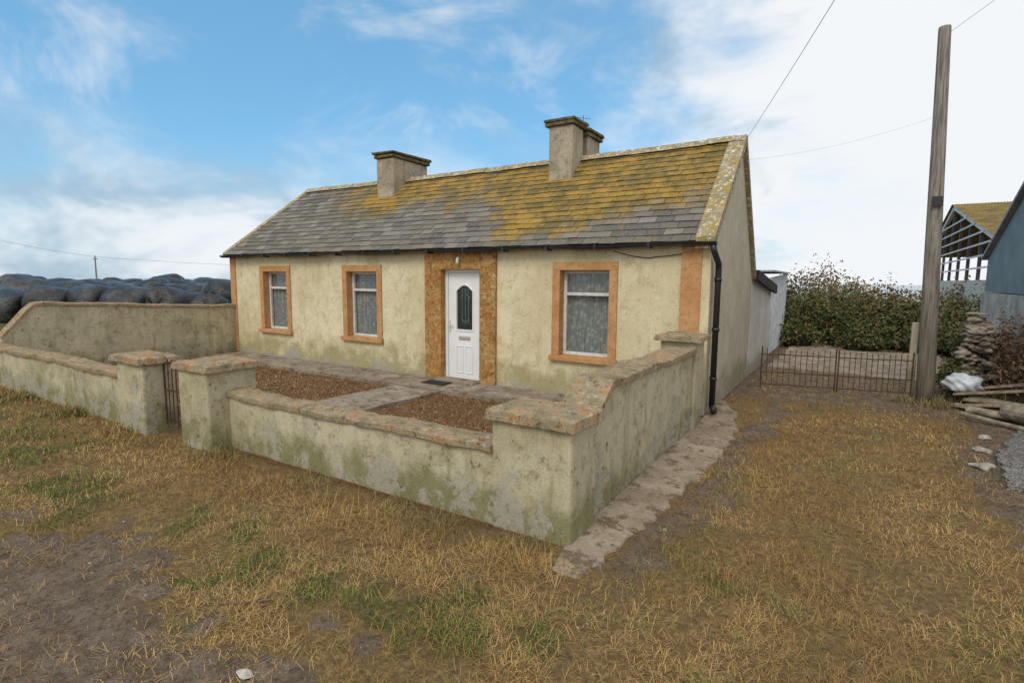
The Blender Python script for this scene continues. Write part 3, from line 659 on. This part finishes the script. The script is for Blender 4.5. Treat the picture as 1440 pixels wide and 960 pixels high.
def pillar(x0,x1,y0,y1,h,lab,cap=.09,ov=.05,name="gate_pillar"):
    o=empty(name,((x0+x1)/2,(y0+y1)/2,0),label=lab,category="pillar")
    q=MB(); q.box(x0,x1,y0,y1,-.1,h-cap,.010); child("shaft",q,o,M_bwall,bv=.025)
    q=MB(); n=10; z0=h-cap+.001; z1=h-.02; ring=[]
    for (ax_,ay_,bx_,by_) in ((x0-ov,y0-ov,x1+ov,y0-ov),(x1+ov,y0-ov,x1+ov,y1+ov),(x1+ov,y1+ov,x0-ov,y1+ov),(x0-ov,y1+ov,x0-ov,y0-ov)):
        for k in range(n):
            t=k/n; ring.append((ax_+(bx_-ax_)*t+random.uniform(-.009,.009),ay_+(by_-ay_)*t+random.uniform(-.009,.009)))
    m=len(ring); cx,cy=(x0+x1)/2,(y0+y1)/2
    vs=[(x,y,z0+random.uniform(-.005,0)) for x,y in ring]+[(x+(cx-x)*.03,y+(cy-y)*.03,z1+random.uniform(-.012,.006)) for x,y in ring]+[(x+(cx-x)*.25,y+(cy-y)*.25,h+random.uniform(-.005,.005)) for x,y in ring]
    fs=[tuple(range(m))[::-1],tuple(range(2*m,3*m))]
    for l in (0,1):
        for k in range(m): fs.append((l*m+k,l*m+(k+1)%m,(l+1)*m+(k+1)%m,(l+1)*m+k))
    q.add(vs,fs); child("cap",q,o,M_cop)
    return o
pillar(-2.27,-1.60,3.36,3.80,.94,"square rendered corner pillar with chipped slab cap",name="corner_pillar")
pillar(-7.82,-7.15,3.08,3.46,.94,"square rendered pillar on one side of the iron gate")
pillar(-6.46,-5.85,3.15,3.72,.96,"stained rendered pillar beside the small iron gate")
pillar(-2.08,-1.62,6.98,7.42,1.22,"rendered end pillar with orange cap near the cottage corner",cap=.08,ov=.07,name="end_pillar")
gg=MB(); y=3.32
gg.tube([(-7.13,y,.08),(-7.13,y,.86)],.012,8); gg.tube([(-6.49,y,.08),(-6.49,y,.86)],.012,8)
for z in (.12,.5,.84): gg.box(-7.13,-6.49,y-.004,y+.004,z,z+.025)
for i in range(1,7): x=-7.13+.64*i/7; gg.tube([(x,y,.1),(x,y,.90)],.007,6)
new("garden_gate",gg.mesh(),mat=M_rust,label="small rusty iron garden gate between rendered pillars",category="gate")
A=Vector((-1.30,10.55,0)); B=Vector((.93,11.05,0)); mid=A.lerp(B,.52)
for (p0,p1) in ((A,mid-Vector((.02,0,0))),(mid+Vector((.02,0,0)),B)):
    q=MB(); d=(p1-p0)
    def pt(t,z): v=p0+d*t; return (v.x,v.y,z)
    for t in (0,1): q.tube([pt(t,.02),pt(t,.76)],.012,8)
    for z in (.08,.30,.62): q.tube([pt(0,z),pt(1,z)],.009,6)
    n=13
    for i in range(1,n):
        t=i/n; q.tube([pt(t,.08),pt(t+random.uniform(-.006,.006),.72+random.uniform(-.01,.01))],.006,6)
    new("drive_gate",q.mesh(),mat=M_rust,label="low rusty iron bar gate leaf across the drive",category="gate",group="pair of iron drive gates")
q=MB(); q.box(.88,1.0,11.3,11.44,-.1,1.25,.02); bevel(new("gate_post",q.mesh(),mat=M_gable,label="grey concrete gate post beside the utility pole",category="post"),.015)

# ------------------------------------------------------------------ utility pole + wires
M_pole=NT("weathered_pole",.9,.15); P=M_pole.scale(M_pole.pos(),(9,9,.5)); cc=M_pole.mix(M_pole.mr(M_pole.noise(4,5,P,.7),.35,.65),(.15,.13,.105),(.36,.325,.28)); cc=M_pole.mix(M_pole.mr(M_pole.xyz()[2],.4,2.6,.55,0),cc,(.10,.08,.05)); M_pole.col(cc); M_pole.bump(M_pole.noise(6,5,P),.8,.02); M_pole=M_pole.m
PT=Vector((.93,11.0,5.78)); PB=Vector((1.13,11.0,-.2))
up_=empty("utility_pole",(1.13,11,0),label="tall weathered wooden utility pole beside the drive gate",category="utility pole")
q=MB(); q.tube([PB.lerp(PT,i/12) for i in range(13)]+[PT+Vector((0,0,.04))],.13,16,.078)
child("shaft",q,up_,M_pole,smooth=True)
q=MB(); q.box(.96,1.10,10.85,10.88,3.1,3.25); child("number_plate",q,up_,M_dark)
def wire(a,b,sag,r=.007,lab="thin black overhead cable"):
    a=Vector(a);b=Vector(b); q=MB(); q.tube([a.lerp(b,i/16)-Vector((0,0,4*sag*(i/16)*(1-i/16))) for i in range(17)],r,5)
    new("overhead_cable",q.mesh(),mat=M_cable,label=lab,category="cable")
M_cable=simple("grey_cable",(.13,.13,.14),.6,.3,.2,3,0,0)
wire((XR+.02,9.75,4.15),(2.3,-2.8,4.6),.12,.003,"thin overhead cable running from the cottage gable")
wire((XR+.02,9.9,3.9),(PT.x+.05,10.95,4.5),.1,.0012,"thin cable between the gable and the pole")
wire(PT-Vector((0,0,.1)),(6,9,9),.1,.003,"thin overhead cable rising from the pole top")

# ------------------------------------------------------------------ leaf masses
def leafmass(name,blobs,n,size,mat,core,col2=.15,sprig=.0,**p):
    V=[];C=[]
    tot=sum(b[3]*b[4]*b[5] for b in blobs)
    for (cx,cy,cz,rx,ry,rz) in blobs:
        k=int(n*rx*ry*rz/tot)
        d=rng.normal(size=(k,3)); d/=np.linalg.norm(d,axis=1)[:,None]; d[:,2]=np.abs(d[:,2])*np.sign(rng.random(k)-.12)
        lump=.62+.66*vn(d[:,0]*3+cx*7+10,d[:,1]*3+d[:,2]*4+10,3); r=(.62+.38*rng.random(k)**1.2+sprig*(rng.random(k)**8))*lump
        P=np.array([cx,cy,cz])+d*np.array([rx,ry,rz])*r[:,None]
        ok=P[:,2]>.02; P=P[ok]; d=d[ok]; k=len(P)
        u=rng.normal(size=(k,3)); u/=np.linalg.norm(u,axis=1)[:,None]; w_=rng.normal(size=(k,3)); w_-=u*(u*w_).sum(1)[:,None]; w_/=np.linalg.norm(w_,axis=1)[:,None]
        s=size*rng.uniform(.5,1.3,k)[:,None]
        V.append(np.stack([P-u*s,P+w_*s*.55,P+u*s,P-w_*s*.55],1).reshape(-1,3))
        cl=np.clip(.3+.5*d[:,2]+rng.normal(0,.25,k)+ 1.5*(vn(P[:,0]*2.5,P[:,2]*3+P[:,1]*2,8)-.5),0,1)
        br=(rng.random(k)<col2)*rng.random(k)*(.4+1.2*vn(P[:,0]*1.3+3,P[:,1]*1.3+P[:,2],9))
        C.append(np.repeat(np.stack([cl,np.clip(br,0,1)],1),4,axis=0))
    V=np.concatenate(V);C=np.concatenate(C); F=np.arange(len(V)).reshape(-1,4)
    o=new(name,arr_mesh(V,F,name,C),mat=mat,**p)
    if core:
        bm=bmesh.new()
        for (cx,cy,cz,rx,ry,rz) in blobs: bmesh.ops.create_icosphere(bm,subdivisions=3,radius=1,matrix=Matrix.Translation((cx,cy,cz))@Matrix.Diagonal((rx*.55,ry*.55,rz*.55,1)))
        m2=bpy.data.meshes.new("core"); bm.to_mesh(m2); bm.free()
        k=new("shade_core",m2,mat=core); k.parent=o  # solid dark ellipsoids, shade among the leaves put into their colour
    return o
M_core=simple("thicket_shade",(.025,.026,.013),1,.05,.5,8)  # core colour paints the shade inside the bushes
bl=[(-1.7+i*.52,19.2+random.uniform(-.7,.7),.25,random.uniform(.5,.95),random.uniform(.6,.9),random.uniform(.85,1.3)) for i in range(13)]
bl+=[(-1.3,18.2,.15,.7,.6,.6),(.3,18.0,.15,.8,.6,.55),(1.6,18.3,.15,.8,.6,.65),(2.6,18.1,.2,.8,.7,.8),(3.4,18.6,.2,.8,.7,1.05)]
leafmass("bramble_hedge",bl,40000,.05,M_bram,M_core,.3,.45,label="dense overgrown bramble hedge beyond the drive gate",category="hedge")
M_aut=leafm("autumn_leaves",(.08,.075,.028),(.20,.17,.07),(.30,.19,.09))
leafmass("bramble_mound",[(-1.1,23.5,.6,1.7,1.3,1.7),(.4,24,.5,1.5,1.2,1.45),(-2.6,24,.4,1.5,1.2,1.4),(2.0,24,.4,1.5,1.1,1.3),(3.6,25,.4,1.5,1.1,1.45),(5.0,26,.4,1.4,1.1,1.4)],22000,.06,M_aut,M_core,.5,.3,label="browning bramble mound rising behind the hedge",category="bush")
leafmass("weed_clump",[(2.35,11.6,.2,.5,.6,.95),(2.7,10.9,.2,.5,.7,.8),(2.3,12.6,.3,.4,.6,1.0)],8000,.03,leafm("dead_weed_leaves",(.09,.055,.035),(.22,.15,.09),(.30,.17,.10)),None,.5,.5,label="dark dead weeds beside the stone wall",category="weeds")
leafmass("wall_ivy",[(1.55,11.7,.2,.28,.4,.5),(1.9,12.8,.7,.3,.7,.5)],7000,.025,M_bram,None,.3,.4,label="ivy and weeds over the rubble wall",category="plant")

# rubble wall
rw=empty("rubble_wall",(1.9,12.4,0),label="tumbledown dry stone wall overgrown with weeds",category="wall")
pv=[];pf=[];k=0
for i in range(700):
    t=random.random(); zmax=1.25-.35*abs(t-.4)+.18*math.sin(t*14); z=random.random()*zmax
    x=1.78+t*.35+random.uniform(-.2,.2)*(1.5-z*.7); y=11.5+t*2.6
    s=np.array([random.uniform(.05,.14),random.uniform(.06,.15),random.uniform(.04,.09)]); a=random.uniform(-.8,.8); b_=random.uniform(-.35,.35)
    R=np.array([[math.cos(a),-math.sin(a),0],[math.sin(a),math.cos(a),0],[0,0,1]])@np.array([[math.cos(b_),0,math.sin(b_)],[0,1,0],[-math.sin(b_),0,math.cos(b_)]])
    pv.append((bv*s)@R.T+np.array([x,y,z])); pf.append(bf+k*len(bv)); k+=1
m_=arr_mesh(np.concatenate(pv),np.concatenate(pf)); child("stone_courses",m_,rw,simple("wall_stone",(.24,.20,.16),.95,.1,.6,4,0,.6))

# log / timber pile
M_wood=simple("weathered_timber",(.32,.25,.18),.9,.15,.35,14,0,.5)
M_bark=simple("grey_log",(.29,.25,.19),.95,.1,.4,9,0,.8)
def log(a,b,r,lab):
    q=MB(); a=Vector(a);b=Vector(b); q.tube([a.lerp(b,i/6)+Vector((0,0,random.uniform(-.01,.01))) for i in range(7)],r,14,r*.9); new("log",q.mesh(),mat=M_bark,label=lab,category="log")
log((1.95,10.0,.14),(2.9,8.9,.16),.13,"thick pale log lying on the timber heap")
log((1.7,10.9,.09),(3.0,9.8,.11),.09,"grey log half under planks")
log((1.55,10.2,.06),(2.3,9.7,.07),.055,"thin branch lying in front of the heap")
log((1.45,9.9,.05),(2.1,9.1,.05),.035,"slender grey branch on the ground")
for i,(a,b,w_) in enumerate([((1.50,10.95,.16),(3.0,9.95,.60),.07),((1.62,11.2,.20),(3.1,10.5,.66),.06),((1.45,10.6,.05),(2.5,9.5,.09),.07),((1.6,10.75,.12),(2.9,9.6,.24),.06),((1.55,10.45,.08),(2.6,9.9,.30),.04)]):
    a=Vector(a);b=Vector(b); d=(b-a).normalized(); s=d.cross(Vector((0,0,1))).normalized()*w_; u=Vector((0,0,.018)); q=MB()
    q.add([a-s-u,a+s-u,b+s-u,b-s-u,a-s+u,a+s+u,b+s+u,b-s+u],[(3,2,1,0),(4,5,6,7),(0,1,5,4),(1,2,6,5),(2,3,7,6),(3,0,4,7)])
    new("plank",q.mesh(),mat=M_wood,label="weathered plank lying on the timber heap",category="plank",group="planks on the timber heap")
bm=bmesh.new(); bmesh.ops.create_icosphere(bm,subdivisions=4,radius=1)
for v in bm.verts:
    p=v.co; nz=.14*math.sin(p.x*5+p.y*3)*math.cos(p.y*4+p.z*4)+.06*math.sin(p.x*11+p.z*8)
    q=p*(1+nz); v.co=Vector((q.x*.25,q.y*.20,max(q.z,-.6)*.17))
for f_ in bm.faces: f_.smooth=True
me=bpy.data.meshes.new("bag"); bm.to_mesh(me); bm.free()
o=new("plastic_sack",me,mat=simple("white_plastic",(.55,.60,.64),.4,.4,.2,8,0,.6),label="crumpled white plastic sack on the timber heap",category="sack"); o.location=(1.60,11.1,.30)

# ------------------------------------------------------------------ sheds
sh=empty("farm_shed",(5,13,0),label="blue-grey clad farm shed on concrete base walls",category="shed")
SX=2.62; y0,y1=16.6,8.2; ym=(y0+y1)/2; ze,zr=2.45,4.1
def ztop(y): return ze+(zr-ze)*(1-abs(y-ym)/(abs(y1-y0)/2))
q=MB(); n=168; vs=[];fs=[]
for i in range(n+1):
    y=y0+(y1-y0)*i/n; x_=SX-.02*(i%2); vs+=[(x_,y,1.72),(x_,y,ztop(y))]
for i in range(n): fs.append((2*i,2*i+2,2*i+3,2*i+1))
q.add(vs,fs); q.add([(SX,y0,1.72),(9,y0,1.72),(9,y0,ze),(SX,y0,ze)],[(0,1,2,3)])
child("cladding",q,sh,simple("blue_grey_cladding",(.19,.25,.27),.6,.3,.12,2,0,0))
q=MB(); q.box(SX-.06,9,y1,y0,-.1,1.70)
child("base_wall",q,sh,simple("grey_concrete_panel",(.44,.41,.36),.9,.1,.25,3,0,.3),label="grey concrete lower wall")
q=MB(); prism(q,lambda y:SX-.12,lambda y:9,[(y0+.1,ze-.02),(ym,zr),(y1-.1,ze-.02)],.02,.09); child("roof",q,sh,simple("grey_roof_sheet",(.22,.23,.24),.6,.3))
bn=empty("open_frame_barn",(7,27,0),label="open steel-framed barn with mustard lichen roof",category="barn")
BX=3.6; ya,yr_,yb=22,31,40; za,zr2=3.44,5.35
zt=lambda y:za+(zr2-za)*(1-abs(y-yr_)/9)
M_st=simple("dark_steel",(.10,.10,.11),.6,.4); M_gal=simple("galvanised_white",(.66,.66,.66),.6,.3,.1)
for X_ in (BX,6.6,9.6):
    q=MB(); prism(q,lambda y:X_-.06,lambda y:X_+.06,[(ya,za),(yr_,zr2),(yb,za)],-.22,-.02); child("rafter",q,bn,M_gal)
pp=[(BX,ya+.1+17.8*i/8) for i in range(9)]+[(X_,y) for X_ in (6.6,9.6) for y in (22.1,31,39.9)]
for (px,py) in pp:
    q=MB(); q.box(px-.05,px+.05,py-.05,py+.05,0,zt(py)-.2); child("post",q,bn,M_st)
for z in (2.4,2.8,3.2,3.6,4.0,4.4):
    span=[y for y in np.linspace(ya,yb,200) if zt(y)-.15>z]
    if span: q=MB(); q.box(BX-.09,BX-.06,span[0],span[-1],z,z+.06); child("rail",q,bn,M_gal)
q=MB(); N=180; vs=[];fs=[]
for i in range(N+1):
    x_=BX-.15+i*.05; dz=.03*(i%2); vs+=[(x_,ya-.3,za-.06+dz),(x_,yr_,zr2+dz),(x_,yb+.3,za-.06+dz)]
for i in range(N): fs+=[(3*i,3*i+3,3*i+4,3*i+1),(3*i+1,3*i+4,3*i+5,3*i+2)]
q.add(vs,fs)
mr_=NT("mustard_lichen_sheet",.95,.1); cc=mr_.mix(mr_.mr(mr_.noise(1.5,5,rough=.7),.35,.65),(.17,.125,.06),(.34,.235,.07)); mr_.col(cc)
child("roof",q,bn,mr_.m)
q=MB(); q.box(3.35,3.5,16.7,34,-.1,2.02); new("yard_wall",q.mesh(),mat=M_white,label="low whitewashed yard wall in front of the barn",category="wall")

# ------------------------------------------------------------------ bales
def bale_mesh(seed):
    r=random.Random(seed); bm=bmesh.new(); n=36
    prof=[(0,-.60),(.22,-.605),(.40,-.59),(.52,-.55),(.58,-.46),(.61,-.3),(.62,-.1),(.62,.1),(.61,.3),(.58,.46),(.52,.55),(.40,.59),(.22,.605),(0,.60)]
    ph=r.random()*6; vs=[]
    for (rad,x) in prof:
        ring=[]
        for k in range(n):
            a=2*math.pi*k/n; wob=1+.022*math.sin(3*a+ph)+.012*math.sin(11*a+x*9+ph)+.01*math.sin(23*a+ph*2)
            y=rad*wob*math.cos(a); z=rad*wob*math.sin(a)
            if z<0: z*=.88
            ring.append(bm.verts.new((x+.02*math.sin(5*a+ph)*(rad<.5),y,z)))
        vs.append(ring)
    for i in range(len(prof)-1):
        for k in range(n):
            try: bm.faces.new((vs[i][k],vs[i][(k+1)%n],vs[i+1][(k+1)%n],vs[i+1][k]))
            except Exception: pass
    bmesh.ops.remove_doubles(bm,verts=bm.verts,dist=.001)
    for f_ in bm.faces: f_.smooth=True
    me=bpy.data.meshes.new("bale"); bm.to_mesh(me); bm.free(); return me
mb_=NT("black_silage_wrap",.30,.5); mb_.col(mb_.mix(mb_.mr(mb_.noise(1.3,4,rough=.7),.5,.62),(.014,.014,.014),(.055,.053,.05))); oc=mb_.obj()
mb_.bump(mb_.ma('ADD',mb_.noise(5,4,mb_.scale(oc,(4,1,1)),.6),mb_.noise(18,3,oc)),.7,.04)
bms=[bale_mesh(i) for i in range(4)]
for q in bms: q.materials.append(mb_.m)
cnt=0
for r in range(7):
    d=15.8+r*1.55
    for c_ in range(9):
        t=-.03+(c_+.5*(r%2))/7.0
        u=-.97+.50*t
        x=d*(-.53+.848*u)*1.0; y=d*(.848+.53*u)
        if x>-14.7 or t>1.08: continue
        x+=random.uniform(-.15,.15); y+=random.uniform(-.15,.15)
        hz_=float(height(np.array([x]),np.array([y]))[0])
        o=new("silage_bale",bms[cnt%4],label="round silage bale wrapped in shiny black plastic",category="silage bale",group="black silage bales heaped behind the wall")
        s=random.uniform(.86,1.12)*(1.08 if (r==0 and t<.25) else 1); o.scale=(s,s,s); o.location=(x,y,hz_+.50*s+random.uniform(-.14,.10)); o.rotation_euler=(random.uniform(-.25,.25),random.uniform(-.25,.25),random.uniform(0,3.14)); cnt+=1
rb=empty("round_roof_barn",(-31.5,24,0),label="old barn with a curved rusty roof beyond the bales",category="barn")
q=MB(); n=20; cx,cy=-31.5,24.0
def P3(s,u,z): 
    v=Vector((cx,cy,0))+Vector((.848,.53,0))*u+Vector((-.53,.848,0))*s; return (v.x,v.y,z)
vs=[];fs=[]
for i in range(n+1):
    t=i/n; u=-3.3+6.6*t; z=2.15+.85*math.sin(math.pi*t)
    vs+=[P3(0,u,z),P3(8,u,z)]
for i in range(n): fs.append((2*i,2*i+2,2*i+3,2*i+1))
fs.append(tuple(2*i for i in range(n+1)))
q.add(vs,fs); child("roof",q,rb,simple("rusty_roof",(.20,.14,.11),.9,.1,.3,2))
q=MB(); q.add([P3(0.02,-3.2,0),P3(.02,3.2,0),P3(.02,3.2,2.17),P3(.02,-3.2,2.17),P3(7.9,-3.2,0),P3(7.9,3.2,0),P3(7.9,3.2,2.17),P3(7.9,-3.2,2.17)],[(0,1,2,3),(5,4,7,6),(4,0,3,7),(1,5,6,2)]); child("wall",q,rb,M_gable)
q=MB(); fx,fy=-60*.53-.848*.763*60,60*.848-.53*.763*60
q.tube([(fx,fy,-1),(fx,fy,4.1)],.10,8,.07); q.box(fx-.5,fx+.5,fy-.05,fy+.05,3.7,3.8); new("utility_pole",q.mesh(),mat=M_pole,label="distant wooden power pole with short crossarm",category="utility pole")
wire((fx,fy,4.0),(-62,8,7.5),.6,.012,"thin power line crossing distant fields"); wire((fx,fy,4.0),(fx+35,fy+26,3.3),.6,.012,"thin power line beyond the bales")
